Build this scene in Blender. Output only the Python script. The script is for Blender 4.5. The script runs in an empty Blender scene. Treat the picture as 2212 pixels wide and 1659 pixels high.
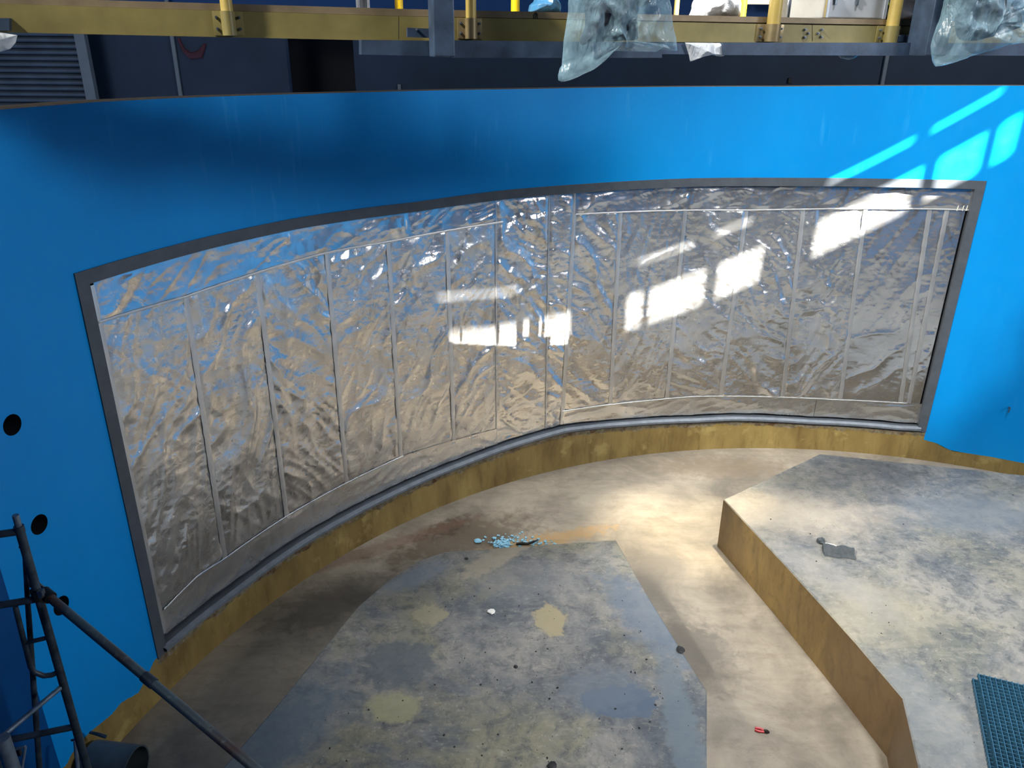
import bpy, math, random
import numpy as np
from mathutils import Vector, Matrix
random.seed(7)
rng = np.random.default_rng(7)
sc = bpy.context.scene
COL = sc.collection
# ------------------------------------------------------------------ camera
F, PIT, ROL = 1681.93, 0.404077, 0.00913          # focal length in pixels of the 2212 px frame
EZ = 5.1617
fw = np.array([0, math.cos(PIT), -math.sin(PIT)]); rt = np.array([1., 0, 0]); up = np.cross(rt, fw)
r2 = rt*math.cos(ROL)+up*math.sin(ROL); u2 = -rt*math.sin(ROL)+up*math.cos(ROL)
EYE = np.array([0, 0, EZ])
cam = bpy.data.cameras.new('camera'); co = bpy.data.objects.new('camera', cam); COL.objects.link(co)
cam.sensor_width = 36; cam.lens = 36*F/2212; cam.clip_start = 0.05; cam.clip_end = 200
co.matrix_world = Matrix(((r2[0], u2[0], -fw[0], 0), (r2[1], u2[1], -fw[1], 0), (r2[2], u2[2], -fw[2], EZ), (0, 0, 0, 1)))
sc.camera = co
sc.view_settings.view_transform = 'Standard'; sc.view_settings.look = 'None'
sc.view_settings.gamma = 1; sc.view_settings.use_curve_mapping = False
sc.view_settings.exposure = 0.0
sc.cycles.use_denoising = True
sc.cycles.max_bounces = 8; sc.cycles.diffuse_bounces = 4; sc.cycles.glossy_bounces = 4
sc.cycles.transparent_max_bounces = 12
sc.cycles.sample_clamp_indirect = 12.0
sc.cycles.blur_glossy = 0.5
# ------------------------------------------------------------------ world, sun, lamps
wd = bpy.data.worlds.new('sky'); sc.world = wd; wd.use_nodes = True
bg = wd.node_tree.nodes['Background']; bg.inputs[0].default_value = (0.55, 0.7, 1, 1); bg.inputs[1].default_value = 1.0
AZ, EL = math.radians(-30), math.radians(45)
SUN = np.array([math.sin(AZ)*math.cos(EL), math.cos(AZ)*math.cos(EL), -math.sin(EL)])
def aim(o, d):
    o.rotation_euler = Vector(d).to_track_quat('-Z', 'Y').to_euler()
sl = bpy.data.lights.new('sun', 'SUN'); sl.energy = 95; sl.angle = math.radians(0.3); sl.color = (1, 0.95, 0.86)
so = bpy.data.objects.new('sun', sl); COL.objects.link(so); aim(so, SUN); so.location = (0, 0, 30)
def area(name, loc, tgt, sx, sy, power, color):
    l = bpy.data.lights.new(name, 'AREA'); l.shape = 'RECTANGLE'; l.size = sx; l.size_y = sy; l.energy = power; l.color = color
    o = bpy.data.objects.new(name, l); COL.objects.link(o); o.location = loc; aim(o, Vector(tgt)-Vector(loc)); return o
area('fill_area_left', (-9.0, 0.0, 12.5), (5.0, 8.0, 2.0), 6, 4, 420, (1, 0.96, 0.88))  # added fill light from the left; no window stands there
def spot(name, loc, tgt, deg, blend, power, color, rad=.3):
    l = bpy.data.lights.new(name, 'SPOT'); l.spot_size = math.radians(deg); l.spot_blend = blend; l.energy = power; l.color = color; l.shadow_soft_size = rad
    o = bpy.data.objects.new(name, l); COL.objects.link(o); o.location = loc; aim(o, Vector(tgt)-Vector(loc)); return o
spot('fill_spot_centre', (4.2, 2.0, 16.5), (3.9, 6.0, 0), 45, .9, 10500, (.95, .97, 1), 1.0)  # added unseen spot: lights the floor and leaves the wall tops dark
spot('fill_spot_right', (-8.0, -1.0, 13.0), (6.8, 8.6, .8), 29, .4, 16000, (1, .96, .86), .35)  # added unseen spot: brightens the right wall below a slanting edge
area('fill_area_right', (12.5, 0.0, 8.6), (-2.5, 6.0, 2.0), 2.5, 1.6, 880, (0.97, 0.98, 1))  # added unseen area lamp that fills the left wall from the right
spot('foil_glow_spot', (3.6, 7.4, 13.0), (1.95, 7.75, 0), 10.5, 1, 17000, (1, .88, .66), .1)  # added warm spot in place of sunlight the foil throws on the floor

# ------------------------------------------------------------------ placing helpers (the tank is a round wall, centre CX,CY, radius R)
CX, CY, R = 3.62778, 2.82975, 7.00598
def ray(x, y): return r2*(x-1106)-u2*(y-829.5)+fw*F
def atz(x, y, z):
    d = ray(x, y); return EYE+d*((z-EZ)/d[2])
def atd(x, y, dep): return EYE+ray(x, y)*(dep/F)
def aty(x, y, Y):
    d = ray(x, y); return EYE+d*(Y/d[1])
def oncyl(x, y, off=0):
    d = ray(x, y); a = d[:2]@d[:2]; b = -(d[0]*CX+d[1]*CY); c = CX*CX+CY*CY-(R+off)**2
    t = (-b+math.sqrt(b*b-a*c))/a; return EYE+d*t
def phiz(x, y, off=0):
    P = oncyl(x, y, off); return math.atan2(P[0]-CX, P[1]-CY), P[2]
def cyl(phi, z, off=0): return (CX+(R+off)*math.sin(phi), CY+(R+off)*math.cos(phi), z)
def curve(pts, off=0):
    L = sorted(phiz(x, y, off) for x, y in pts); a = np.array(L)
    return lambda p: np.interp(p, a[:, 0], a[:, 1])

# ------------------------------------------------------------------ material helpers
def srgb(r, g, b):
    f = lambda c: (c/255/12.92 if c/255 <= .04045 else ((c/255+.055)/1.055)**2.4)
    return (f(r), f(g), f(b), 1)
class NT:
    def __init__(s, name):
        s.m = bpy.data.materials.new(name); s.m.use_nodes = True; s.t = s.m.node_tree; s.n = s.t.nodes; s.l = s.t.links
        s.b = s.n['Principled BSDF']
        s.geo = s.n.new('ShaderNodeNewGeometry').outputs['Position']
    def put(s, sock, v):
        if hasattr(v, 'links') or isinstance(v, bpy.types.NodeSocket): s.l.new(v, sock)
        else: sock.default_value = v
    def noise(s, scale, detail=4, rough=.55, dist=0, vec=None, stretch=None, seed=0):
        v = s.geo if vec is None else vec
        if stretch or seed:
            mp = s.n.new('ShaderNodeMapping'); s.l.new(v, mp.inputs[0]); mp.inputs['Scale'].default_value = stretch or (1, 1, 1)
            mp.inputs['Location'].default_value = (seed*3.7, seed*1.3, seed*2.1); v = mp.outputs[0]
        n = s.n.new('ShaderNodeTexNoise'); s.l.new(v, n.inputs['Vector'])
        n.inputs['Scale'].default_value = scale; n.inputs['Detail'].default_value = detail
        n.inputs['Roughness'].default_value = rough; n.inputs['Distortion'].default_value = dist
        return n.outputs['Fac']
    def ramp(s, f, lo, hi, a=0., b=1.):
        r = s.n.new('ShaderNodeMapRange'); s.l.new(f, r.inputs[0]); r.inputs[1].default_value = lo; r.inputs[2].default_value = hi
        r.inputs[3].default_value = a; r.inputs[4].default_value = b; return r.outputs[0]
    def math(s, op, a, b=0.):
        r = s.n.new('ShaderNodeMath'); r.operation = op; s.put(r.inputs[0], a); s.put(r.inputs[1], b); return r.outputs[0]
    def mix(s, f, a, b):
        r = s.n.new('ShaderNodeMix'); r.data_type = 'RGBA'; s.put(r.inputs['Factor'], f); s.put(r.inputs['A'], a); s.put(r.inputs['B'], b)
        return r.outputs['Result']
    def bump(s, f, strength=.3, dist=.01):
        r = s.n.new('ShaderNodeBump'); s.l.new(f, r.inputs['Height']); r.inputs['Strength'].default_value = strength
        r.inputs['Distance'].default_value = dist
        if s.b.inputs['Normal'].links: s.l.new(s.b.inputs['Normal'].links[0].from_socket, r.inputs['Normal'])
        s.l.new(r.outputs[0], s.b.inputs['Normal'])
    def stain(s, base, x, y, rx, ry, rot, color, strength=1., soft=.35, warp=.25, seed=1):
        """an irregular patch of its own colour on a horizontal surface"""
        mp = s.n.new('ShaderNodeMapping'); mp.vector_type = 'TEXTURE'; s.l.new(s.geo, mp.inputs[0])
        mp.inputs['Location'].default_value = (x, y, 0); mp.inputs['Rotation'].default_value = (0, 0, rot); mp.inputs['Scale'].default_value = (rx, ry, 1000)
        ln = s.n.new('ShaderNodeVectorMath'); ln.operation = 'LENGTH'; s.l.new(mp.outputs[0], ln.inputs[0])
        n = s.noise(2.2/max(.2, min(rx, ry)), 6, .62, dist=.4, seed=seed)
        d = s.math('ADD', ln.outputs['Value'], s.math('MULTIPLY', s.math('SUBTRACT', n, .5), warp*4))
        f = s.ramp(d, 1-soft, 1+soft, strength, 0.)
        return s.mix(f, base, color)
    def done(s, color=None, rough=None, metal=None, spec=None):
        if color is not None: s.put(s.b.inputs['Base Color'], color)
        if rough is not None: s.put(s.b.inputs['Roughness'], rough)
        if metal is not None: s.b.inputs['Metallic'].default_value = metal
        if spec is not None: s.b.inputs['Specular IOR Level'].default_value = spec
        return s.m
def plain(name, col, rough=.5, metal=0., var=.12, scale=12, bump=.1, spec=.5):
    t = NT(name); n = t.noise(scale, 5, .6)
    dark = tuple(c*(1-var*2) for c in col[:3])+(1,); lite = tuple(min(1, c*(1+var)) for c in col[:3])+(1,)
    c = t.mix(t.ramp(n, .3, .7), dark, lite)
    if bump: t.bump(t.noise(scale*6, 3), bump, .003)
    return t.done(c, rough, metal, spec)

# blue tank paint
t = NT('blue_paint')
n1 = t.noise(.9, 4, .5, stretch=(1, 1, .35)); n2 = t.noise(14, 5, .6, stretch=(1, 1, .12), seed=3)
c = t.mix(t.ramp(n1, .3, .7), (0.0002, .235, .64, 1), (.0005, .28, .72, 1))
streak = t.math('MULTIPLY', t.ramp(n2, .58, .76), t.ramp(t.noise(.8, 2, seed=5), .48, .66))
c = t.mix(t.math('MULTIPLY', streak, .45), c, (.07, .42, .80, 1))
t.bump(t.noise(5, 4, stretch=(1, 1, .5)), .25, .01); t.bump(t.noise(90, 2), .06, .002)
M_blue = t.done(c, t.ramp(t.noise(6, 4, seed=8), .3, .7, .4, .55), 0, .2)
# brown-yellow primer band
t = NT('ochre_primer')
c = t.mix(t.ramp(t.noise(2.2, 5, .6, stretch=(1, 1, .4)), .32, .68), srgb(108, 88, 50), srgb(150, 130, 78))
c = t.mix(t.math('MULTIPLY', t.ramp(t.noise(9, 6, .7, stretch=(1, 1, .18), seed=2), .52, .72), .55), c, srgb(70, 54, 30))
c = t.mix(t.math('MULTIPLY', t.ramp(t.noise(3.5, 4, .6, seed=6), .58, .68), .6), c, srgb(170, 152, 96))
t.bump(t.noise(18, 5), .3, .006)
M_ochre = t.done(c, .5, 0, .35)
t = NT('mortar_edge')
c = t.mix(t.ramp(t.noise(14, 6, .7), .4, .6), srgb(104, 94, 72), srgb(140, 130, 108))
c = t.mix(t.ramp(t.noise(5, 5, .7, seed=3), .5, .64), c, srgb(88, 62, 38)); t.bump(t.noise(30, 4), .5, .008)
M_mortar = t.done(c, .85)
M_frame = plain('grey_frame_coating', srgb(78, 84, 92), .5, 0, .1, 8, .15, .35)
M_black = plain('black_gap', srgb(10, 12, 15), .6)
M_lip = plain('concrete_lip', srgb(120, 110, 96), .8, 0, .2, 20, .4)
M_hole = plain('hole_lining', srgb(16, 22, 34), .7)
# foil
def foil(name, base, rough, bscale, bstr, haze=.13):
    t = NT(name)
    c = t.mix(t.ramp(t.noise(3, 5, .6), .35, .65), tuple(v*.86 for v in base)+(1,), base+(1,))
    c = t.mix(t.math('MULTIPLY', t.ramp(t.noise(1.6, 4, .6, dist=.4, seed=4), .52, .85), .3), c, (.30, .29, .27, 1))
    t.bump(t.noise(bscale, 3, .5, seed=1), bstr, .004)
    t.bump(t.noise(bscale*.28, 3, .55, dist=1.2, seed=6), bstr*1.1, .012)
    r = t.ramp(t.noise(2.5, 4, .6, seed=9), .3, .7, rough-.06, rough+.08)
    g = t.n.new('ShaderNodeBsdfAnisotropic'); t.l.new(c, g.inputs['Color']); g.inputs['Roughness'].default_value = .58
    t.l.new(t.b.inputs['Normal'].links[0].from_socket, g.inputs['Normal'])
    mx = t.n.new('ShaderNodeMixShader'); mx.inputs[0].default_value = haze; t.l.new(t.b.outputs[0], mx.inputs[1]); t.l.new(g.outputs[0], mx.inputs[2])
    t.l.new(mx.outputs[0], t.n['Material Output'].inputs[0])
    return t.done(c, r, .95)
M_foil = foil('crinkled_foil', (.85, .845, .83), .24, 60, .26)
M_foil2 = foil('smooth_foil', (.86, .86, .86), .18, 40, .16, .1)
M_tape = foil('foil_tape', (.78, .78, .77), .42, 70, .1)
# concrete floor
FL = lambda x, y: atz(x, y, 0)
t = NT('concrete_floor')
n = t.noise(1.1, 7, .62, dist=.6)
c = t.mix(t.ramp(n, .36, .64), srgb(112, 105, 94), srgb(158, 148, 132))
c = t.mix(t.math('MULTIPLY', t.ramp(t.noise(5, 10, .78, dist=.5, seed=21), .5, .68), .35), c, srgb(92, 84, 74))
c = t.mix(t.math('MULTIPLY', t.ramp(t.noise(6, 7, .7, stretch=(.5, 1.4, 1), seed=2), .5, .75), .5), c, srgb(104, 94, 82))
c = t.mix(t.math('MULTIPLY', t.ramp(t.noise(40, 3, .6, seed=4), .68, .74), .5), c, srgb(70, 64, 56))
for (px, py, rx, ry, ro, colr, stg) in [(1000, 1165, .9, .32, .5, srgb(78, 66, 50), .8), (965, 1140, .3, .14, .6, srgb(56, 44, 32), .8), (1160, 1172, .75, .13, .35, srgb(168, 132, 78), .75),
        (1500, 1395, .28, .42, .3, srgb(96, 90, 82), .85), (700, 1310, .55, .28, .6, srgb(92, 84, 74), .6), (800, 1190, 1.3, .1, .55, srgb(110, 82, 66), .5), (1560, 1010, .9, .25, 0, srgb(116, 102, 84), .6)]:
    P = FL(px, py); c = t.stain(c, P[0], P[1], rx, ry, ro, colr, stg, .4, .7, seed=px % 13)
# screed lines across the channel
w = t.n.new('ShaderNodeTexWave'); w.wave_type = 'BANDS'; w.bands_direction = 'Y'; t.l.new(t.geo, w.inputs[0]); w.inputs['Scale'].default_value = .9; w.inputs['Distortion'].default_value = 3; w.inputs['Detail'].default_value = 3; w.inputs['Detail Scale'].default_value = .6
c = t.mix(t.math('MULTIPLY', t.ramp(w.outputs['Fac'], .95, 1.), .10), c, srgb(84, 76, 66))
t.bump(n, .2, .01); t.bump(t.noise(30, 5), .25, .004)
M_floor = t.done(c, t.ramp(t.noise(2, 4, seed=7), .3, .7, .5, .75), 0, .4)
# block tops
BH = .622
BT = lambda x, y: atz(x, y, BH)
def blocktop(name, warm, stains):
    t = NT(name)
    n = t.noise(1.3, 8, .68, dist=.4)
    c = t.mix(t.ramp(n, .40, .60), srgb(82, 88, 94), srgb(134, 131, 124))
    c = t.mix(t.math('MULTIPLY', t.ramp(t.noise(.8, 6, .65, dist=.5, seed=3), .48, .6), warm), c, srgb(128, 124, 100))
    c = t.mix(t.math('MULTIPLY', t.ramp(t.noise(7, 10, .78, dist=.5, seed=5), .47, .62), .75), c, srgb(66, 71, 76))
    c = t.mix(t.math('MULTIPLY', t.ramp(t.noise(4, 9, .75, dist=1.2, seed=15, stretch=(1, 2.6, 1)), .52, .66), .34), c, srgb(158, 152, 136))
    c = t.mix(t.math('MULTIPLY', t.ramp(t.noise(130, 3, .6, seed=1), .70, .76), .7), c, srgb(40, 42, 44))
    c = t.mix(t.math('MULTIPLY', t.ramp(t.noise(24, 7, .75, seed=11), .56, .70), .5), c, srgb(170, 166, 152))
    for (px, py, rx, ry, ro, colr, stg, soft) in stains:
        P = BT(px, py); c = t.stain(c, P[0], P[1], rx, ry, ro, colr, stg, soft, .42, seed=(px+py) % 17)
    t.bump(n, .25, .012); t.bump(t.noise(26, 6, .7, seed=2), .35, .005)
    return t.done(c, t.ramp(t.noise(3, 5, seed=7), .35, .65, .42, .72), 0, .4)
SLATE = srgb(78, 92, 108)
M_topA = blocktop('stained_concrete_top', .75, [
    (1340, 1515, .27, .16, .1, SLATE, .98, .05), (1300, 1490, .3, .22, .2, srgb(96, 106, 116), .6, .3), (860, 1430, .30, .26, .3, srgb(80, 88, 94), .75, .15), (1395, 1330, .22, .62, .45, srgb(88, 102, 118), .75, .3),
    (560, 1600, .7, .35, .8, srgb(80, 96, 108), .8, .4), (1190, 1340, .14, .2, .1, srgb(158, 146, 112), .85, .12), (930, 1325, .14, .14, .4, srgb(156, 148, 118), .75, .15), (1120, 1250, .5, .25, 0, srgb(122, 122, 120), .4, .4),
    (1080, 1200, .5, .12, .8, srgb(160, 148, 128), .6, .2), (1480, 1600, .12, .8, .0, srgb(96, 108, 116), .8, .25), (900, 1245, .35, .12, .7, srgb(112, 122, 132), .7, .3), (850, 1530, .2, .14, 0, srgb(150, 146, 112), .7, .2)])
M_topB = blocktop('worn_concrete_top', .35, [
    (2100, 1110, .8, .4, .1, srgb(98, 106, 114), .7, .4), (1700, 1110, 1.0, .4, 0, srgb(176, 164, 146), .6, .5), (1900, 1320, .5, .4, .3, srgb(158, 150, 128), .5, .4),
    (2000, 1550, .3, .6, .1, srgb(112, 116, 118), .6, .4), (1780, 1240, .2, .7, .6, srgb(150, 146, 138), .5, .4)])
t = NT('ochre_block_side')
c = t.mix(t.ramp(t.noise(1.6, 6, .6, stretch=(1, 1, .5)), .3, .7), srgb(84, 66, 40), srgb(134, 110, 64))
c = t.mix(t.math('MULTIPLY', t.ramp(t.noise(12, 7, .75, stretch=(1, 1, .3), seed=4), .5, .68), .6), c, srgb(78, 64, 36))
P = BT(1900, 1480); c = t.stain(c, P[0], P[1], .5, .7, .3, srgb(92, 72, 52), .7, .3, .2, seed=3)
c = t.mix(t.math('MULTIPLY', t.ramp(t.noise(3.5, 8, .7, dist=2, stretch=(1, 1, .6), seed=9), .5, .64), .45), c, srgb(72, 58, 36))
t.bump(t.noise(20, 5), .4, .006)
M_side = t.done(c, .42, 0, .45)
# metals etc.
M_steel = plain('painted_blue_grey_steel', srgb(56, 72, 94), .45, .35, .2, 9, .2)
M_ytoe = plain('mustard_painted_toe_board', srgb(112, 103, 60), .45, .1, .12, 5, .08)
M_brown = plain('bronze_edge_plate', srgb(116, 102, 80), .5, .3, .12, 8, .1)
M_gold = plain('gold_painted_tube', srgb(160, 140, 76), .4, .15, .1, 6, .05)
M_sleeve = plain('bronze_sleeve', srgb(126, 112, 82), .38, .5, .12, 9, .06)
M_yel = plain('bright_yellow_paint', srgb(245, 205, 20), .4, 0, .06, 6, .03)
M_bolt = plain('grey_bolt', srgb(110, 120, 132), .35, .8, .1, 30, .05)
M_galv = plain('galvanised_steel', srgb(150, 156, 166), .4, .7, .15, 14, .1)
M_navy = plain('navy_wall_panel', srgb(30, 50, 76), .6, 0, .12, 1.2, .05, .3)
M_navy2 = plain('blue_hall_wall', srgb(10, 62, 120), .6, 0, .1, 1.2, .05, .3)
M_dark = plain('black_opening', srgb(8, 10, 14), .8)
M_shut = plain('shutter_steel', srgb(62, 78, 98), .5, .3, .15, 3, .1)
M_post = plain('grey_door_post', srgb(96, 112, 128), .5, 0, .08, 5, .05)
M_hall = plain('hall_shell', srgb(70, 80, 92), .8, 0, .1, 1, .05)
M_scaf = plain('weathered_scaffold_tube', srgb(66, 78, 90), .45, .5, .35, 9, .25)
M_scafl = plain('light_scaffold_brace', srgb(120, 134, 150), .4, .55, .2, 12, .15)
M_case = plain('light_grey_case', srgb(150, 156, 164), .4, 0, .04, 6, .03)
M_trim = plain('case_trim', srgb(170, 176, 184), .3, .5, .05, 12, .03)
M_grate = plain('blue_grating', srgb(42, 82, 106), .45, 0, .1, 20, .1)
M_cloth = plain('dark_navy_fabric', srgb(18, 26, 42), .8, 0, .2, 10, .4)
M_lime = plain('lime_cloth', srgb(190, 235, 60), .7, 0, .05, 10, .2)
M_pink = plain('pink_plastic', srgb(226, 170, 190), .5, 0, .05, 10, .05)
M_red = plain('red_grip', srgb(176, 46, 52), .4, 0, .08, 40, .05)
M_tool = plain('dark_tool_steel', srgb(52, 48, 42), .4, .7, .15, 40, .1)
M_white = plain('white_scrap', srgb(226, 224, 214), .6, 0, .05, 30, .1)
M_chip = plain('pale_blue_chip', srgb(140, 196, 220), .6, 0, .1, 30, .1)
M_pipe = plain('grey_duct', srgb(70, 82, 90), .5, .2, .2, 5, .15)
M_paperd = plain('dusty_dark_strip', srgb(62, 68, 72), .7, 0, .15, 30, .3)
M_rust = NT('rusty_pole')
tt = M_rust; f = tt.ramp(tt.noise(1.7, 3, .5), .42, .56)
c = tt.mix(f, srgb(84, 102, 110), srgb(84, 52, 42)); c = tt.mix(tt.math('MULTIPLY', tt.ramp(tt.noise(24, 5, .7, seed=2), .56, .7), .7), c, srgb(120, 132, 132))
tt.bump(tt.noise(40, 4), .3, .004); M_rust = tt.done(c, .5, .35)
def plastic(name, col, alpha, rough=.22):
    t = NT(name)
    w = t.noise(9, 6, .6, dist=1.5)
    t.b.inputs['Alpha'].default_value = alpha
    lw = t.n.new('ShaderNodeLayerWeight'); lw.inputs['Blend'].default_value = .35
    t.put(t.b.inputs['Alpha'], t.math('ADD', t.ramp(w, .4, .65, alpha-.08, alpha+.08), t.math('MULTIPLY', lw.outputs['Facing'], .3)))
    t.bump(t.noise(5, 4, .55, dist=1.6, stretch=(2.2, 2.2, .7)), .5, .03); t.bump(t.noise(30, 4, .6, dist=1.5), .25, .004)
    t.b.inputs['Subsurface Weight'].default_value = 0.0
    return t.done(col, rough, 0, .7)
M_bag = plastic('translucent_plastic', srgb(150, 186, 204), .26)
M_bagw = plastic('white_plastic', srgb(196, 202, 210), .6)

# ------------------------------------------------------------------ mesh helpers
def mesh_obj(name, V, Fc, mat, parent=None, smooth=False, mi=None):
    me = bpy.data.meshes.new(name); me.from_pydata([tuple(map(float, v)) for v in V], [], Fc)
    for m in (mat if isinstance(mat, (list, tuple)) else [mat]): me.materials.append(m)
    if mi is not None: me.polygons.foreach_set('material_index', mi)
    me.polygons.foreach_set('use_smooth', [smooth]*len(me.polygons)); me.update()
    o = bpy.data.objects.new(name, me); COL.objects.link(o)
    if parent: o.parent = parent; o.matrix_parent_inverse = parent.matrix_world.inverted()
    return o
def tag(o, label=None, cat=None, group=None, kind=None):
    if label: o['label'] = label
    if cat: o['category'] = cat
    if group: o['group'] = group
    if kind: o['kind'] = kind
    return o
def empty(name, loc, rz=0):
    o = bpy.data.objects.new(name, None); COL.objects.link(o); o.empty_display_size = .1
    o.matrix_world = Matrix.Translation(Vector([float(v) for v in loc])) @ Matrix.Rotation(rz, 4, 'Z'); return o
class MB:
    def __init__(s): s.V = []; s.F = []; s.S = []
    def add(s, V, Fc):
        b = len(s.V); s.V += [tuple(map(float, v)) for v in V]; s.F += [tuple(i+b for i in f) for f in Fc]; return s
    def obox(s, c, ax, ay, az, hx, hy, hz, bev=0):
        """box from centre, three axes and half sizes, edges chamfered by bev"""
        c, ax, ay, az = map(lambda q: np.array(q, float), (c, ax, ay, az))
        if bev <= 0:
            V = [c+ax*hx*i+ay*hy*j+az*hz*k for i in (-1, 1) for j in (-1, 1) for k in (-1, 1)]
            return s.add(V, [(0, 1, 3, 2), (4, 6, 7, 5), (0, 4, 5, 1), (2, 3, 7, 6), (0, 2, 6, 4), (1, 5, 7, 3)])
        import bmesh
        bm = bmesh.new(); bmesh.ops.create_cube(bm, size=2)
        for v in bm.verts: v.co = Vector((v.co.x*hx, v.co.y*hy, v.co.z*hz))
        bmesh.ops.bevel(bm, geom=list(bm.edges), offset=bev, segments=2, affect='EDGES', profile=.6)
        bm.verts.index_update()
        V = [c+ax*v.co.x+ay*v.co.y+az*v.co.z for v in bm.verts]; Fc = [tuple(v.index for v in f.verts) for f in bm.faces]; bm.free()
        return s.add(V, Fc)
    def box(s, c, sx, sy, sz, bev=0): return s.obox(c, (1, 0, 0), (0, 1, 0), (0, 0, 1), sx/2, sy/2, sz/2, bev)
    def tube(s, pts, r, seg=12, hollow=False):
        pts = [np.array(p, float) for p in pts]; n = len(pts); rr = r if hasattr(r, '__len__') else [r]*n
        V = []; prev = None
        for i, p in enumerate(pts):
            d = pts[min(i+1, n-1)]-pts[max(i-1, 0)]; d = d/np.linalg.norm(d)
            if prev is None:
                a = np.cross(d, (0, 0, 1) if abs(d[2]) < .9 else (1, 0, 0))
            else: a = prev-d*(prev@d)
            a = a/np.linalg.norm(a); prev = a; b = np.cross(d, a)
            for k in range(seg):
                w = 2*math.pi*k/seg; V.append(p+(a*math.cos(w)+b*math.sin(w))*rr[i])
        Fc = [(i*seg+k, i*seg+(k+1) % seg, (i+1)*seg+(k+1) % seg, (i+1)*seg+k) for i in range(n-1) for k in range(seg)]
        if not hollow: Fc += [tuple(range(seg))[::-1], tuple((n-1)*seg+k for k in range(seg))]
        return s.add(V, Fc)
    def build(s, name, mat, parent=None, smooth=False):
        o = mesh_obj(name, s.V, s.F, mat, parent, smooth)
        if smooth:
            try: o.data.set_sharp_from_angle(angle=math.radians(40))
            except Exception: pass
        return o

# 2-D gradient noise in numpy for cloth and foil relief
def pn(x, y, seed=0):
    xi = np.floor(x).astype(np.int64); yi = np.floor(y).astype(np.int64); xf = x-xi; yf = y-yi
    def g(a, b):
        h = (a*374761393+b*668265263+seed*1442695041) & 0xffffffff
        h = ((h ^ (h >> 13))*1274126177) & 0xffffffff; h = h ^ (h >> 16)
        w = h/4294967296.*2*np.pi; return np.cos(w), np.sin(w)
    def dot(a, b):
        gx, gy = g(xi+a, yi+b); return gx*(xf-a)+gy*(yf-b)
    u = xf*xf*xf*(xf*(xf*6-15)+10); v = yf*yf*yf*(yf*(yf*6-15)+10)
    return 1.4*((dot(0, 0)*(1-u)+dot(1, 0)*u)*(1-v)+(dot(0, 1)*(1-u)+dot(1, 1)*u)*v)
def ridged(x, y, th, fx, fy, seed, pw=2.5):
    a = x*math.cos(th)+y*math.sin(th); b = -x*math.sin(th)+y*math.cos(th)
    a = a+.25*pn(x*1.3, y*1.3, seed+50)/max(fx, .1); b = b+.35*pn(x*1.7, y*1.7, seed+51)/fy*2
    return (1-np.abs(pn(a*fx, b*fy, seed)))**pw

# ------------------------------------------------------------------ the round tank wall with its window opening
wto = [(155, 592), (443, 512), (643, 470), (899, 436), (1096, 410), (1250, 398), (1494, 385), (1705, 384), (1900, 386), (2131, 391)]
wbi = [(345, 1381), (497, 1262), (642, 1160), (822, 1063), (1000, 987), (1075, 959), (1215, 918), (1354, 904), (1494, 897), (1582, 893), (1746, 900), (1943, 913), (1990, 915)]
topl = [(0, 237), (200, 221), (380, 212), (620, 204), (770, 200), (1150, 192), (1700, 187), (2212, 185)]
z_top = curve(topl); zf_out = curve(wto); FO = .07
zfoil_b = curve(wbi, FO)
pL = phiz(160, 600)[0]; pR = phiz(2131, 391)[0]
FWD = .105                                             # width of the grey surround
pLi = pL+FWD/R; pRi = pR-FWD/R
zi_t = lambda p: zf_out(p)-.10
zi_b = lambda p: zfoil_b(p)-.02
zo_b = lambda p: zi_b(p)-.07
PC = math.atan2(-3.26-CX, 4.10-CY)                    # corner with the left wall
PE = 1.75
blue_l = [(120, 1665), (140, 1655), (165, 1610), (195, 1580), (230, 1552), (262, 1520), (300, 1497), (318, 1465), (328, 1440), (335, 1425)]
blue_r = [(2000, 950), (2022, 957), (2034, 966), (2060, 975), (2100, 980), (2150, 989), (2212, 1000)]
zb_l = curve(blue_l); zb_r = curve(blue_r)
jit = lambda p, a=.012: a*pn(np.array([p*60.]), np.array([.5]), 3)[0]+a*.6*pn(np.array([p*190.]), np.array([.5]), 5)[0]
V = []; Fc = []; MI = []
def patch(p0, p1, zlo, zhi, nc, nr, mi, off=0.):
    b = len(V); ps = np.linspace(p0, p1, nc+1)
    for p in ps:
        a, c = (zlo(p) if callable(zlo) else zlo), (zhi(p) if callable(zhi) else zhi)
        for k in range(nr+1): V.append(cyl(p, a+(c-a)*k/nr, off))
    for i in range(nc):
        for k in range(nr):
            q = b+i*(nr+1)+k; Fc.append((q, q+nr+1, q+nr+2, q+1)); MI.append(mi)
zl = lambda p: float(zb_l(p))+jit(p)
zr = lambda p: float(zb_r(p))+jit(p, .008)
hol = [phiz(32, 915), phiz(85, 1133), phiz(128, 1312)]
hp = sum(h[0] for h in hol)/3; hw = .0165; HR = .07
patch(PC, hp-hw, 0, zl, 30, 2, 1); patch(PC, hp-hw, zl, z_top, 30, 8, 0)
patch(hp-hw, hp+hw, 0, zl, 4, 2, 1)
patch(hp+hw, pL, 0, zl, 30, 2, 1); patch(hp+hw, pL, zl, z_top, 30, 8, 0)
zs = sorted(h[1] for h in hol); cur = zl
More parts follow.
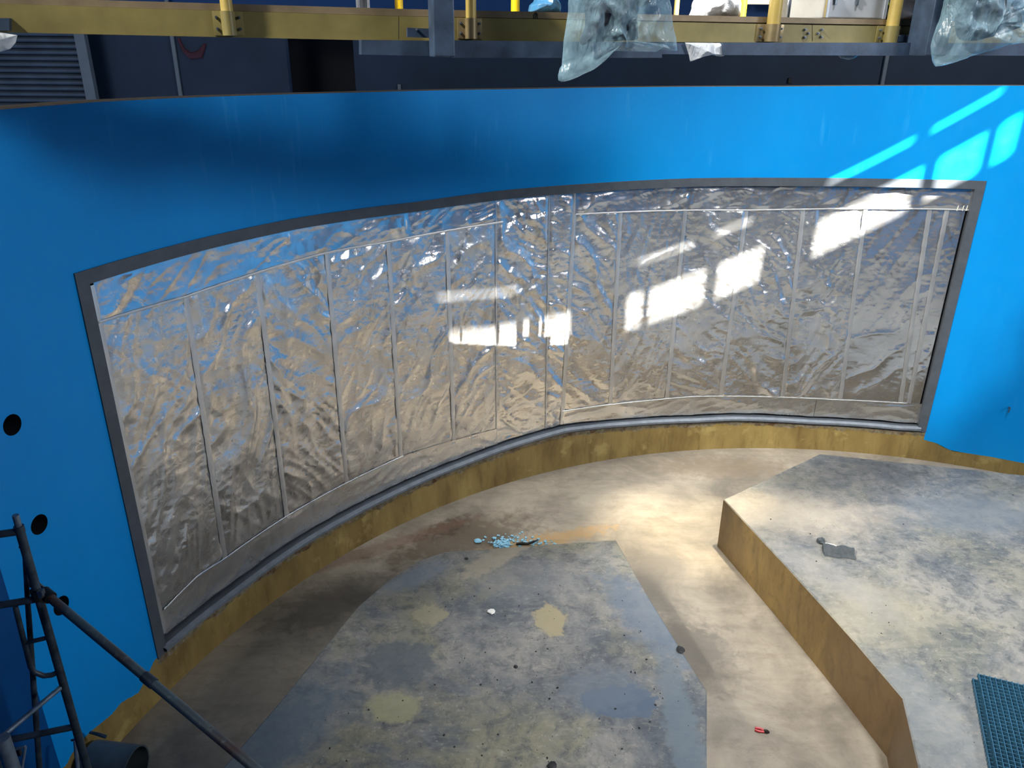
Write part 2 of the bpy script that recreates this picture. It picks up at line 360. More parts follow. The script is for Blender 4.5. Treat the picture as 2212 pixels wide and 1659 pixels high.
for hz in zs:
    lo = (lambda p, q=hz: q-hw*R)
    patch(hp-hw, hp+hw, cur, lo, 4, 3, 0)
    b = len(V); N = 32
    for k in range(N):
        w = 2*math.pi*k/N; cx, cz = math.cos(w), math.sin(w); m = max(abs(cx), abs(cz))
        V.append(cyl(hp+hw*cx/m, hz+hw*R*cz/m)); V.append(cyl(hp+HR/R*cx, hz+HR*cz)); V.append(cyl(hp+HR/R*cx, hz+HR*cz, .22))
    for k in range(N):
        a, c2 = b+3*k, b+3*((k+1) % N); Fc.append((a, c2, c2+1, a+1)); MI.append(0); Fc.append((a+1, c2+1, c2+2, a+2)); MI.append(2)
    Fc.append(tuple(b+3*k+2 for k in range(N))); MI.append(2)
    cur = (lambda p, q=hz: q+hw*R)
patch(hp-hw, hp+hw, cur, z_top, 4, 4, 0)
patch(pL, pR, zf_out, z_top, 120, 6, 0)               # above the window
zm = lambda p: float(zo_b(p))-.055+jit(p, .035)
patch(pL, pR, 0, zm, 420, 2, 1)                        # ochre curb below it
patch(pL, pR, zm, zo_b, 420, 1, 3)
patch(pR, PE, 0, zr, 160, 2, 1); patch(pR, PE, zr, z_top, 60, 8, 0)
# top lip, back face, opening reveals
b = len(V); ps = np.linspace(PC, PE, 160)
for p in ps: V.append(cyl(p, z_top(p))); V.append(cyl(p, z_top(p)+.004, .02)); V.append(cyl(p, z_top(p), .28)); V.append(cyl(p, 0, .28))
for i in range(len(ps)-1):
    q = b+4*i
    for k in range(3): Fc.append((q+k, q+4+k, q+5+k, q+1+k)); MI.append(4)
wall = mesh_obj('wall_front', V, Fc, [M_blue, M_ochre, M_hole, M_mortar, M_lip], smooth=True, mi=MI); tag(wall, kind='structure')
wall.data.set_sharp_from_angle(angle=math.radians(35))
# floor
V = []; Fc = []
nx = 60; ny = 60
for j in range(ny+1):
    for i in range(nx+1): V.append((-6+i*.3, -4.2+j*.26, 0))
Fc = [(j*(nx+1)+i, j*(nx+1)+i+1, (j+1)*(nx+1)+i+1, (j+1)*(nx+1)+i) for j in range(ny) for i in range(nx)]
tag(mesh_obj('floor', V, Fc, M_floor), kind='structure')
# left wall (its shade put into a darker blue), rear wall under the camera, right wall
WC = np.array([-3.26, 4.10]); W2 = np.array([-4.2, -3.6])
def flatwall(name, a, b_, z0, z1, th, mat, side):
    a = np.array(a, float); b_ = np.array(b_, float); d = (b_-a)/np.linalg.norm(b_-a); n = np.array([d[1], -d[0]])*side
    c = (a+b_)/2+n*th/2; m = MB().obox((c[0], c[1], (z0+z1)/2), (d[0], d[1], 0), (n[0], n[1], 0), (0, 0, 1), np.linalg.norm(b_-a)/2, th/2, (z1-z0)/2)
    return tag(m.build(name, mat), kind='structure')
flatwall('wall_left', WC, W2, 0, 4.8, .3, plain('shaded_blue_paint', (.0004, .06, .22, 1), .5, 0, .08, 3, .1, .2), 1)
flatwall('wall_rear', W2, (10.9, -3.6), 0, 3.9, .3, M_blue, 1)
pe = cyl(PE, 0); flatwall('wall_right', (10.9, -3.6), pe[:2], 0, 4.75, .3, M_blue, 1)
# grey surround and sill of the window, dark acrylic behind the foil
win = empty('window_1', cyl((pL+pR)/2, 0)); tag(win, kind='structure')
outer = []; inner = []; NT_ = 120; NV = 12
for k in range(NT_): q = k/NT_; p = pL+(pR-pL)*q; outer.append((p, float(zf_out(p)))); pi_ = pLi+(pRi-pLi)*q; inner.append((pi_, float(zi_t(pi_))))
for k in range(NV): q = k/NV; outer.append((pR, float(zf_out(pR))*(1-q)+float(zo_b(pR))*q)); inner.append((pRi, float(zi_t(pRi))*(1-q)+float(zi_b(pRi))*q))
for k in range(NT_): q = 1-k/NT_; p = pL+(pR-pL)*q; outer.append((p, float(zo_b(p)))); pi_ = pLi+(pRi-pLi)*q; inner.append((pi_, float(zi_b(pi_))))
for k in range(NV): q = k/NV; outer.append((pL, float(zo_b(pL))*(1-q)+float(zf_out(pL))*q)); inner.append((pLi, float(zi_b(pLi))*(1-q)+float(zi_t(pLi))*q))
V = []; L = len(outer)
for i in range(L): V += [cyl(*outer[i]), cyl(*outer[i], -.012), cyl(*inner[i], -.012), cyl(*inner[i], .13)]
Fc = [(4*i+k, 4*((i+1) % L)+k, 4*((i+1) % L)+k+1, 4*i+k+1) for i in range(L) for k in range(3)]
fo = mesh_obj('window_frame', V, Fc, M_frame, win, True); fo.data.set_sharp_from_angle(angle=math.radians(35))
M_sill = plain('lit_grey_sill', srgb(112, 120, 130), .6, 0, .12, 12, .2)  # paler than the frame: light on the bottom reveal put into the colour
m = MB(); ps = np.linspace(pL+.01, pR-.01, 160); V = []
for p in ps:
    zz = float(zi_b(p)); V += [cyl(p, zz-.04, -.012), cyl(p, zz-.04, -.045), cyl(p, zz-.01, -.05), cyl(p, zz+.004, .0)]
m.add(V, [(4*i+k, 4*i+k+1, 4*i+k+5, 4*i+k+4) for i in range(len(ps)-1) for k in range(3)]); m.build('window_sill', M_sill, win, True)
V = []; Fc = []; MI = []
patch(pLi-.005, pRi+.005, lambda p: zi_b(p)-.02, lambda p: zi_t(p)+.02, 120, 4, 0, .125)
mesh_obj('window_pane', V, Fc, M_black, win, True)

# ------------------------------------------------------------------ foil lining over the window
foil_root = tag(empty('foil_cover', cyl((pL+pR)/2, .5, FO)), 'crinkled silver insulating foil taped in upright sheets over the curved tank window', 'foil')
top_px = [(218, 690), (400, 640), (555, 588), (705, 545), (838, 525), (965, 500), (1070, 487), (1185, 450), (1243, 412), (1340, 458), (1480, 455), (1612, 455), (1735, 452), (1870, 450), (2008, 452), (2046, 452)]
bot_px = [(322, 1290), (485, 1206), (618, 1112), (748, 1040), (865, 985), (980, 950), (1072, 950), (1178, 930), (1213, 925), (1318, 872), (1440, 860), (1556, 856), (1690, 858), (1815, 862), (1945, 868), (1962, 872)]
seam = []
for a, b_ in zip(top_px, bot_px):
    pa, pb = phiz(*a, FO)[0], phiz(*b_, FO)[0]; seam.append((pa, pb))
zh = curve([(205, 697), (400, 640), (555, 588), (705, 545), (838, 522), (965, 498), (1090, 478), (1100, 477), (1240, 463), (1340, 458), (1480, 454), (1612, 454), (1735, 452), (1870, 450), (2112, 454)], FO)
zl_ = curve([(345, 1325), (352, 1316), (425, 1243), (482, 1207), (620, 1113), (750, 1041), (873, 983), (1000, 945), (1075, 925), (1213, 888), (1389, 866), (1500, 856), (1664, 857), (1803, 863), (1943, 870), (2000, 872)], FO)
EDG = .018
ft = lambda p: float(zi_t(p))-.012+.008*pn(np.array([p*40.]), np.array([.3]), 9)[0]
fb = lambda p: float(zfoil_b(p))+.012+.008*pn(np.array([p*40.]), np.array([.3]), 19)[0]
pl0, pr0 = pLi+.004, pRi-.004
def foil_sheet(name, sL, sR, zlo, zhi, seed, off, mat=M_foil, amp=1., step=.0135, edge_flat=.05, th=None, parent=foil_root):
    """sL,sR = (phi at top, phi at bottom)"""
    z0 = np.mean([zlo(sL[1]), zlo(sR[1])]); z1 = np.mean([zhi(sL[0]), zhi(sR[0])])
    nc = max(3, int(abs(sR[0]-sL[0])*R/step)); nr = max(3, int((z1-z0)/step))
    U, W = np.meshgrid(np.linspace(0, 1, nc+1), np.linspace(0, 1, nr+1))
    PL = sL[1]+(sL[0]-sL[1])*W; PR = sR[1]+(sR[0]-sR[1])*W; PH = PL+(PR-PL)*U
    lo = np.array([zlo(p) for p in PH[0]]); hi = np.array([zhi(p) for p in PH[-1]])
    Z = lo[None, :]+(hi-lo)[None, :]*W
    X = PH*R; rs = np.random.default_rng(seed)
    if th is None: th = rs.choice([-1, 1])*(.75+.4*rs.random())
    d = .022*(ridged(X, Z, th, .55, 2.3, seed, 3)-.35)+.010*(ridged(X, Z, th+.25, 1.3, 6.5, seed+1, 3)-.35)
    d += .007*(ridged(X, Z, -th*.8, 1.5, 5, seed+2, 4)-.3)*(pn(X*.9, Z*.9, seed+7)+.5)
    cr = 0
    for k, (f_, am) in enumerate(((1.6, .030), (3.7, .013), (8.5, .0036), (19, .0012))):
        wx, wy = pn(X*f_*.6, Z*f_*.6, seed+20+k), pn(X*f_*.6+9, Z*f_*.6, seed+30+k)
        ca, sa = math.cos(th+k*1.1), math.sin(th+k*1.1)
        a_ = (X*ca+Z*sa)*f_*.75+wx*.5; b_ = (-X*sa+Z*ca)*f_*1.5+wy*.5
        cr = cr+am*(np.abs(pn(a_, b_, seed+40+k))-.25)
    d += cr*(.7+.6*pn(X*1.1, Z*1.1, seed+60))
    d += .0022*pn(X*9, Z*22, seed+3)+.0011*pn(X*30, Z*30, seed+4)
    # little puckers running off the seams
    ed = np.minimum(U, 1-U)*abs(sR[0]-sL[0])*R; ez = np.minimum(W, 1-W)*(z1-z0)
    d += .004*pn(X*3, Z*26, seed+5)*np.exp(-ed/.10)
    d *= np.clip(ed/edge_flat, .12, 1)*np.clip(ez/.05, .3, 1)*amp
    rad = R+off-d
    co_ = np.stack([CX+rad*np.sin(PH), CY+rad*np.cos(PH), Z], -1).reshape(-1, 3)
    me = bpy.data.meshes.new(name); nv = len(co_); me.vertices.add(nv); me.vertices.foreach_set('co', co_.ravel())
    a = (np.arange(nr)[:, None]*(nc+1)+np.arange(nc)[None, :]).ravel(); q = np.stack([a, a+1, a+nc+2, a+nc+1], 1)
    me.loops.add(q.size); me.loops.foreach_set('vertex_index', q.ravel()); me.polygons.add(len(q))
    me.polygons.foreach_set('loop_start', np.arange(len(q))*4); me.polygons.foreach_set('loop_total', np.full(len(q), 4))
    me.polygons.foreach_set('use_smooth', np.ones(len(q), bool)); me.materials.append(mat); me.update(calc_edges=True); me.validate()
    o = bpy.data.objects.new(name, me); COL.objects.link(o); o.parent = parent; o.matrix_parent_inverse = parent.matrix_world.inverted(); return o
L0 = (pl0, pl0); R0 = (pr0, pr0)
bounds = [L0]+seam[1:]+[R0]
for i in range(len(bounds)-1):
    a, b_ = bounds[i], bounds[i+1]
    full = i in (6, 7)
    lo = fb if full else zl_; hi = ft if full else zh
    small = abs(b_[0]-a[0])*R < .5
    foil_sheet('foil_sheet', a, b_, (lambda p, f_=lo, s=full: float(f_(p))-(0 if s else .03)), (lambda p, f_=hi, s=full: float(f_(p))+(0 if s else .03)), 100+i*9, FO, M_foil2 if i >= 13 else M_foil, .5 if i >= 13 else (1.15 if i in (6, 7, 11, 12) else .95))
# header and bottom strips, in lengths as they are taped
def strip(px0, px1, top, seed):
    pa = phiz(*px0, FO)[0]; pb = phiz(*px1, FO)[0]
    if top: foil_sheet('header_strip', (pa, pa), (pb, pb), lambda p: float(zh(p)), ft, seed, FO-.012, M_foil2, .7, th=.15, step=.012)
    else: foil_sheet('bottom_strip', (pa, pa), (pb, pb), fb, lambda p: float(zl_(p)), seed, FO-.010, M_foil, .45, th=.1, step=.012)
for k, (a, b_) in enumerate([((205, 640), (628, 520)), ((628, 520), (880, 470)), ((880, 470), (1070, 450)), ((1243, 430), (1490, 420)), ((1490, 420), (1826, 420)), ((1826, 420), (2108, 420))]): strip(a, b_, True, 300+k*7)
for k, (a, b_) in enumerate([((352, 1345), (700, 1100)), ((700, 1100), (1072, 950)), ((1214, 910), (1500, 880)), ((1500, 880), (1760, 880)), ((1760, 885), (1992, 890))]): strip(a, b_, False, 400+k*7)
# tapes over the seams
def tape(pts, wdt, off, name='tape_strip', amp=.0012, nseg=60):
    pts = np.array(pts); tt_ = np.linspace(0, 1, len(pts)); q = np.linspace(0, 1, nseg)
    P = np.interp(q, tt_, pts[:, 0]); Z = np.interp(q, tt_, pts[:, 1])
    dP = np.gradient(P)*R; dZ = np.gradient(Z); ln = np.hypot(dP, dZ); nxp, nz = -dZ/ln, dP/ln
    V = []
    for i in range(nseg):
        for j, (w_, rr) in enumerate([(-1, 0), (-.55, 1), (0, 1.15), (.55, 1), (1, 0)]):
            ww = wdt/2*w_*(1+.08*math.sin(i*1.7)); V.append(cyl(P[i]+nxp[i]*ww/R, Z[i]+nz[i]*ww, off-.003*rr-amp*math.sin(i*2.3+j)))
    Fc = [(i*5+j, i*5+j+1, i*5+j+6, i*5+j+5) for i in range(nseg-1) for j in range(4)]
    return mesh_obj(name, V, Fc, M_tape, foil_root, True)
for i, (pa, pb) in enumerate(seam):
    if i == 0: continue
    full = i in (6, 7, 8)
    z1 = ft((pa)) if full else float(zh(pa)); z0 = fb(pb) if full else float(zl_(pb))
    tape([(pb, z0), (pa, z1)], .018 if i in (6, 7) else .055, FO-.007)
def hem(x0, x1, f_, wdt, off):
    pa = phiz(*x0, FO)[0]; pb = phiz(*x1, FO)[0]; ps = np.linspace(pa, pb, 40)
    tape([(p, float(f_(p))) for p in ps], wdt, off, nseg=120)
hem((208, 690), (1085, 480), zh, .022, FO-.018); hem((1243, 462), (2108, 455), zh, .02, FO-.018)
hem((352, 1316), (870, 985), zl_, .016, FO-.014); hem((1214, 888), (1960, 870), zl_, .016, FO-.014)
tape([(pl0+.006, fb(pl0)+.02), (pl0+.006, ft(pl0)-.02)], .045, FO-.012)
# short white tape marks near the right corner
for px in (2068, 2080, 2088, 2098):
    a = phiz(px, 452, FO-.03); tape([(a[0], a[1]-.02), (a[0]+.001, a[1]+.045)], .012, FO-.022, 'tape_tab', nseg=4).data.materials[0] = M_white

# ------------------------------------------------------------------ raised concrete platforms
def prism(name, pts, mats, label, cat, top_seg=1):
    pts = [(float(p[0]), float(p[1])) for p in pts]; n = len(pts)
    cx = sum(p[0] for p in pts)/n; cy = sum(p[1] for p in pts)/n
    bev = .012
    V = [(x, y, 0) for x, y in pts]+[(x, y, BH-bev) for x, y in pts]
    ins = []
    for x, y in pts:
        d = math.hypot(cx-x, cy-y); ins.append((x+(cx-x)/d*bev*1.2, y+(cy-y)/d*bev*1.2, BH))
    V += ins
    Fc = [(i, (i+1) % n, n+(i+1) % n, n+i) for i in range(n)]+[(n+i, n+(i+1) % n, 2*n+(i+1) % n, 2*n+i) for i in range(n)]
    MI = [1]*n+[0]*n
    Fc.append(tuple(2*n+i for i in range(n))); MI.append(0)
    o = mesh_obj(name, V, Fc, mats, mi=MI); tag(o, label, cat); return o
A = [BT(*p)[:2] for p in [(960, 1191), (1330, 1165), (1400, 1287), (1527, 1492), (1527, 1700)]]
a_end = A[-1]+(A[-1]-A[-2])*1.6
Al = [BT(*p)[:2] for p in [(480, 1659), (600, 1520), (700, 1398), (772, 1310), (840, 1252), (905, 1210)]]
l_end = Al[0]+(Al[0]-Al[1])*1.2
prism('concrete_platform', A+[a_end, np.array([a_end[0]-.5, -2.6]), np.array([-1.6, -2.6]), l_end]+Al, [M_topA, M_side], 'raised concrete platform in the middle of the floor with slate grey and khaki stained top', 'platform')
B = [BT(*p)[:2] for p in [(2212, 1026), (1770, 980), (1563, 1078), (1700, 1224), (1800, 1334), (1851, 1391), (1950, 1507), (1985, 1659)]]
dr = (B[0]-B[1]); r_end = B[0]+dr*1.1; b_end = B[-1]+(B[-1]-B[-2])*2
prism('concrete_platform', [r_end]+B+[b_end, np.array([b_end[0]+5, -2.2]), np.array([9.4, 1.0])], [M_topB, M_side], 'long raised concrete platform at the right with bare ochre painted side', 'platform')

# ------------------------------------------------------------------ small things lying about
def chunk(name, P, s, mat, label, cat, seed, flat=.45, group=None):
    rs = random.Random(seed); V = []
    for i in range(5):
        for k in range(8):
            th = math.pi*(i/4); w = 2*math.pi*k/8+.2; rr = s*(.75+.5*rs.random())
            V.append((P[0]+rr*math.sin(th)*math.cos(w), P[1]+rr*math.sin(th)*math.sin(w), P[2]+s*flat*(1-math.cos(th))))
    Fc = [(i*8+k, i*8+(k+1) % 8, (i+1)*8+(k+1) % 8, (i+1)*8+k) for i in range(4) for k in range(8)]
    return tag(mesh_obj(name, V, Fc, mat), label, cat, group)
chunk('pebble', BT(1061, 1323), .035, M_white, 'small white pebble on the stained top of the middle platform', 'pebble', 3, .3)
# pale blue chips in a heap on the floor behind the middle platform
chip_pts = [(1086+random.gauss(0, 9), 1177+random.gauss(0, 4)) for _ in range(130)]+[(1110+random.gauss(0, 28), 1166+random.gauss(0, 6)) for _ in range(60)]+[(1170+random.gauss(0, 18), 1172+random.gauss(0, 4)) for _ in range(22)]
m = MB()
for i, (x, y) in enumerate(chip_pts):
    P = FL(x, y); s = .006+.012*random.random(); w = random.random()*6
    m.obox(P+np.array([0, 0, s*.35+.001+(.02*random.random() if i < 130 else 0)]), (math.cos(w), math.sin(w), 0), (-math.sin(w), math.cos(w), 0), (0, 0, 1), s, s*.7, s*.3)
tag(m.build('paint_chips', M_chip), 'scattered heap of pale blue paint chips on the damp floor behind the middle platform', 'paint chips', kind='stuff')
chunk('paint_lump', FL(1033, 1170), .045, M_chip, 'single pale blue lump left of the scattered chips', 'lump', 9, .3)
P = FL(1140, 1178); m = MB()
m.tube([P+np.array([-.13, 0, .015]), P+np.array([-.07, -.01, .03]), P+np.array([0, 0, .02]), P+np.array([.07, .02, .04]), P+np.array([.12, .08, .02])], [.012, .02, .016, .014, .006], 8)
tag(m.build('plastic_scrap', M_black, smooth=True), 'twisted black plastic scrap beside the pale blue chips', 'scrap')
for k, (x, y, s, lab) in enumerate([(1470, 1405, .04, 'black lump on the right edge of the middle platform'), (1008, 1207, .02, 'tiny grey scrap near the far edge of the middle platform'),
        (1114, 1441, .018, 'dark crumb near the centre of the middle platform'), (1192, 1655, .035, 'black clod on the middle platform at the bottom of the photo')]):
    chunk('debris', BT(x, y), s, M_black, lab, 'debris', 20+k, .3)
# black specks strewn on platform tops
m = MB()
for i in range(260):
    x, y = random.uniform(700, 1500), random.uniform(1230, 1655)
    if random.random() < .35: x, y = random.uniform(1650, 2200), random.uniform(1060, 1640)
    if x < 1530 and (x > 1330+(y-1165)*.6 or x < 1500-(y-700)*.95+0): continue
    if 1530 < x < 1563+(y-1040)*.92: continue
    P = BT(x, y); s = .002+.004*random.random()**3; w = random.random()*6
    m.obox(P+np.array([0, 0, s*.5]), (math.cos(w), math.sin(w), 0), (-math.sin(w), math.cos(w), 0), (0, 0, 1), s*1.4, s, s*.5)
tag(m.build('grit', M_black), 'dark grit strewn over the platform tops', 'grit', kind='stuff')
# nippers on the floor
P = FL(1648, 1581); q = FL(1664, 1585); ax = (q-P); ax /= np.linalg.norm(ax); ay = np.array([-ax[1], ax[0], 0]); nip = tag(empty('pliers', P), 'small pliers with red handles lying on the channel floor', 'pliers')
for s_ in (-1, 1):
    MB().tube([P-ax*.065+ay*.012*s_+(0, 0, .012), P-ax*.03+ay*.017*s_+(0, 0, .012), P+ax*.01+ay*.008*s_+(0, 0, .012)], [.009, .010, .008], 8).build('handle', M_red, nip, True)
MB().tube([P+ax*.005+(0, 0, .012), P+ax*.03+(0, 0, .014), P+ax*.05+(0, 0, .01)], [.014, .018, .006], 8).build('jaw', M_tool, nip, True)
# folded dusty strip and a clod on the right platform
P = BT(1812, 1198); qx = BT(1845, 1203)-BT(1778, 1196); ln = np.linalg.norm(qx); ax = qx/ln; ay = np.array([-ax[1], ax[0], 0]); m = MB()
Vv = []; nsg = 14
for i in range(nsg+1):
    s_ = (i/nsg-.5)*ln; b_ = P+ax*s_
    for (o_, h_) in [(-.06, .006), (-.035, .03), (0, .012+.008*math.sin(i*1.3)), (.035, .055), (.07, .06+.006*math.sin(i*.9)), (.085, .035), (.09, .004)]:
        Vv.append(b_+ay*(o_+.008*math.sin(i*.8))+(0, 0, h_))
Ff = [(i*7+j, (i+1)*7+j, (i+1)*7+j+1, i*7+j+1) for i in range(nsg) for j in range(6)]+[tuple(range(7)), tuple(nsg*7+j for j in range(7))[::-1]]
m.add(Vv, Ff); m.build('folded_strip', M_paperd, None, True)
strp = bpy.data.objects['folded_strip']; tag(strp, 'dark folded strip of dusty material lying on the right platform', 'strip')
chunk('clod', BT(1772, 1172), .05, M_paperd, 'dark clod beside the left end of the folded strip', 'clod', 44, .5)
P1 = BT(1783, 1175); P2 = BT(1815, 1188)
tag(MB().tube([P1+(0, 0, .01), (P1+P2)/2+(0, 0, .03), P2+(0, 0, .02)], .004, 6).build('twig', M_white, None, True), 'thin pale twig leaning on the folded strip', 'twig')

# blue gratings
def grating(c0, rot, L1, L2, z, label):
    m = MB(); ca, sa = math.cos(rot), math.sin(rot); ex = np.array([ca, sa, 0]); ey = np.array([-sa, ca, 0]); o = np.array([c0[0], c0[1], z])
    g = tag(empty('floor_grating', o), label, 'grating', 'blue gratings stacked on the right platform')
    p = .038; n1 = int(L1/p); n2 = int(L2/p)
    for i in range(n1+1): m.obox(o+ex*(i*p)-ey*(n2*p/2)+(0, 0, .019), ex, ey, (0, 0, 1), .0032, n2*p/2+.006, .019)
    m.build('bearing_bars', M_grate, g)['kind'] = 'stuff'
    m = MB()
    for j in range(n2+1): m.obox(o+ex*(n1*p/2)-ey*(j*p)+(0, 0, .016), ex, ey, (0, 0, 1), n1*p/2+.006, .0028, .016)
    m.build('cross_bars', M_grate, g)['kind'] = 'stuff'
e0 = BT(2110, 1468); e1 = BT(2212, 1497); rot = math.atan2(e1[1]-e0[1], e1[0]-e0[0])
f1 = BT(2165, 1659); rot2 = math.atan2(f1[1]-e0[1], f1[0]-e0[0])+math.pi/2; rot = (rot+rot2)/2
grating(BT(2100, 1473), rot, 1.0, 1.5, BH, 'blue moulded grating, the lower one, its edge showing at the left')
grating(atz(2112, 1463, BH+.04), rot, 1.0, 1.5, BH+.04, 'blue moulded grating lying on top of its twin on the right platform')

# ------------------------------------------------------------------ scaffold at the left
scf = tag(empty('scaffold', (*atd(115, 1400, 4.7)[:2], 0)), 'weathered steel ladder scaffold frame standing in front of the left wall', 'scaffold')
Pm = atd(115, 1400, 4.7); rho = math.hypot(Pm[0], Pm[1])
def onpost(x, y):
    d = ray(x, y); return EYE+d*(rho/math.hypot(d[0], d[1]))
ptop = onpost(44, 1110); pbx = Pm[:2]
def pz(y_):   # height on the post for image height
    return onpost(115, y_)[2]
zt = ptop[2]
S3 = lambda z: np.array([pbx[0], pbx[1], z])
z_pin = onpost(52, 1140)[2]
MB().tube([S3(0), S3(z_pin)], .024, 14).build('post', M_scaf, scf, True)
MB().tube([S3(z_pin-.05), S3(zt)], .018, 12).build('joint_pin', M_scafl, scf, True)
MB().tube([S3(z_pin-.02), S3(z_pin+.02)], .027, 12).build('collar', M_scaf, scf, True)
# direction of the frame (its horizontals run left)
zh2 = onpost(95, 1290)[2]; hl = atz(0, 1307, zh2); fd = hl-S3(zh2); FLn = .95; fdu = fd/np.linalg.norm(fd)
z1_ = onpost(50, 1146)[2]; hl1 = atz(0, 1158, z1_)
MB().tube([S3(z1_), S3(z1_)+fdu*.48], .021, 12).build('ledger', M_scaf, scf, True)
MB().tube([S3(zh2), S3(zh2)+fdu*.48], .021, 12).build('ledger', M_scaf, scf, True)
z3_ = onpost(157, 1572)[2]
MB().tube([S3(z3_), S3(z3_)+fdu*.48], .021, 12).build('ledger', M_scaf, scf, True)
MB().tube([S3(0)+fdu*.48, S3(zt)+fdu*.48], .024, 14).build('post', M_scaf, scf, True)
def onframe(x, y, off=0):
    n = np.array([-fdu[1], fdu[0], 0]); o = S3(0)+n*off; d = ray(x, y); return EYE+d*(((o-EYE)@n)/(d@n))
iw = [onframe(33, 1310), onframe(52, 1385), onframe(66, 1440), onframe(74, 1452), onframe(95, 1460), onframe(112, 1458), onframe(129, 1450)]
MB().tube(iw, .016, 10).build('inner_stile', M_scaf, scf, True)
MB().tube([onframe(55, 1389), onframe(112, 1375)], .014, 10).build('rung', M_scaf, scf, True)
MB().tube([onframe(43, 1182, -.05), onframe(54, 1178, 0)], .008, 8).build('wing_bolt', M_bolt, scf, True)
MB().tube([onframe(155, 1599, -.05), onframe(170, 1596, 0)], .008, 8).build('wing_bolt', M_bolt, scf, True)
MB().tube([onframe(126, 1485, -.04), onframe(133, 1484, 0)], .008, 8).build('wing_bolt', M_bolt, scf, True)
def toy(x, y, dd): return atd(x, y, dd)
MB().tube([onframe(52, 1186, -.05), onframe(62, 1330, -.05), onframe(86, 1670, -.05)], [.011, .016, .018], 10).build('cross_brace', M_scaf, scf, True)
MB().tube([onframe(130, 1486, .03), onframe(8, 1588, .35)], .015, 10).build('cross_brace', M_scafl, scf, True)['label'] = 'pale grey brace'
pa = atd(-12, 1560, 4.0); 
nb = MB().tube([np.array([atd(20, 1640, 3.9)[0], atd(20, 1640, 3.9)[1], 0]), np.array([atd(20, 1640, 3.9)[0], atd(20, 1640, 3.9)[1], atd(10, 1572, 3.9)[2]])], .035, 14).build('scaffold_post', M_scafl, None, True)
tag(nb, 'thick blue-grey scaffold post in the bottom left corner', 'post')
brk = tag(empty('bracket', atd(40, 1630, 4.2)), 'small pale steel bracket under the lowest scaffold ledger', 'bracket')
bz = 4.2
MB().tube([atd(22, 1621, bz), atd(55, 1613, bz)], .008, 8).build('arm', M_scafl, brk, True)
MB().tube([atd(55, 1613, bz), atd(46, 1668, bz)], .008, 8).build('arm', M_scafl, brk, True)
MB().obox(atd(33, 1625, bz+.03), (1, 0, 0), (0, 1, 0), (0, 0, 1), .03, .01, .02, .003).build('plate', M_black, brk)
# diagonal pole with coupler, foot on the middle platform
c0 = onframe(68, 1258, .05); dep = 4.35
A0 = atd(64, 1254, 4.62); A1 = atd(550, 1659, 4.05); dv = (A1-A0)/np.linalg.norm(A1-A0); tt1 = (BH+.02-A0[2])/dv[2]
pole = tag(empty('diagonal_pole', A0), 'rust-patched scaffold pole slanting from the ladder frame down across the floor', 'pole')
MB().tube([A0+dv*tt1*k/10 for k in range(11)], .0255, 14).build('tube', M_rust, pole, True)
jc = A0+dv*np.linalg.norm(atd(318, 1468, 4.3)-A0)
MB().tube([jc-dv*.03, jc+dv*.05], .031, 14).build('joint_collar', M_scaf, pole, True)
cp = tag(empty('coupler', onframe(92, 1282, -.02)), 'dark swivel coupler clamping the diagonal pole to the scaffold post', 'coupler')
zc = onpost(92, 1280)[2]
MB().tube([S3(zc-.035), S3(zc+.035)], .036, 12).build('clamp', M_black, cp, True)
qc = A0+dv*.16; MB().tube([qc-dv*.035, qc+dv*.035], .037, 12).build('clamp', M_black, cp, True)
MB().tube([S3(zc)+np.array([.03, -.03, .01]), qc], .014, 8).build('pivot_bolt', M_bolt, cp, True)
MB().obox(S3(zc)+np.array([.035, -.02, .03]), (1, 0, 0), (0, 1, 0), (0, 0, 1), .016, .016, .016, .003).build('nut', M_bolt, cp)
# cut length of grey duct on the floor and a stick on it
Pd = atz(252, 1632, .17); dax = atz(300, 1640, .17)-atz(200, 1628, .17); dax = dax/np.linalg.norm(dax); Rp = .17
pd0 = atz(198, 1650, Rp); pd1 = pd0+dax*.36
duct = tag(empty('duct_offcut', (pd0[0], pd0[1], 0)), 'cut length of wide grey duct lying on the floor by the scaffold', 'duct')
MB().tube([pd0, pd1], Rp, 40, True).tube([pd0, pd1], Rp-.012, 40, True).build('shell', M_pipe, duct, True)
pp = np.cross(dax, (0, 0, 1)); pq = np.cross(pp, dax)
for e in (pd0, pd1):
    Vv = [];
    for k in range(40):
        w = 2*math.pi*k/40; u_ = pp*math.cos(w)+pq*math.sin(w); Vv += [e+u_*Rp, e+u_*(Rp-.012)]
    MB().add(Vv, [(2*k, 2*((k+1) % 40), 2*((k+1) % 40)+1, 2*k+1) for k in range(40)]).build('rim', M_pipe, duct)
s0 = atz(194, 1582, .44); s1 = atz(229, 1592, .42)
tag(MB().tube([s0, (s0+s1)/2+(0, 0, .004), s1], [.01, .013, .014], 8).build('stick', M_scaf, None, True), 'short dark green stick lying on the grey duct', 'stick')
tag(MB().tube([atd(163, 1600, 5.4), atd(168, 1665, 5.4)], .014, 8).build('rod', M_scafl, None, True), 'pale green rod standing between scaffold post and duct', 'rod')
# small eye bolt in the blue wall at the right
P = oncyl(2180, 880); n_ = np.array([CX-P[0], CY-P[1], 0]); n_ /= np.linalg.norm(n_)
tag(MB().tube([P-n_*.02, P+n_*.05], .012, 8).tube([P+n_*.05+(0, 0, .02), P+n_*.05-(0, 0, .05)], .007, 8).build('hook', M_bolt, None, True), 'tiny steel hook on the blue wall right of the window', 'hook')

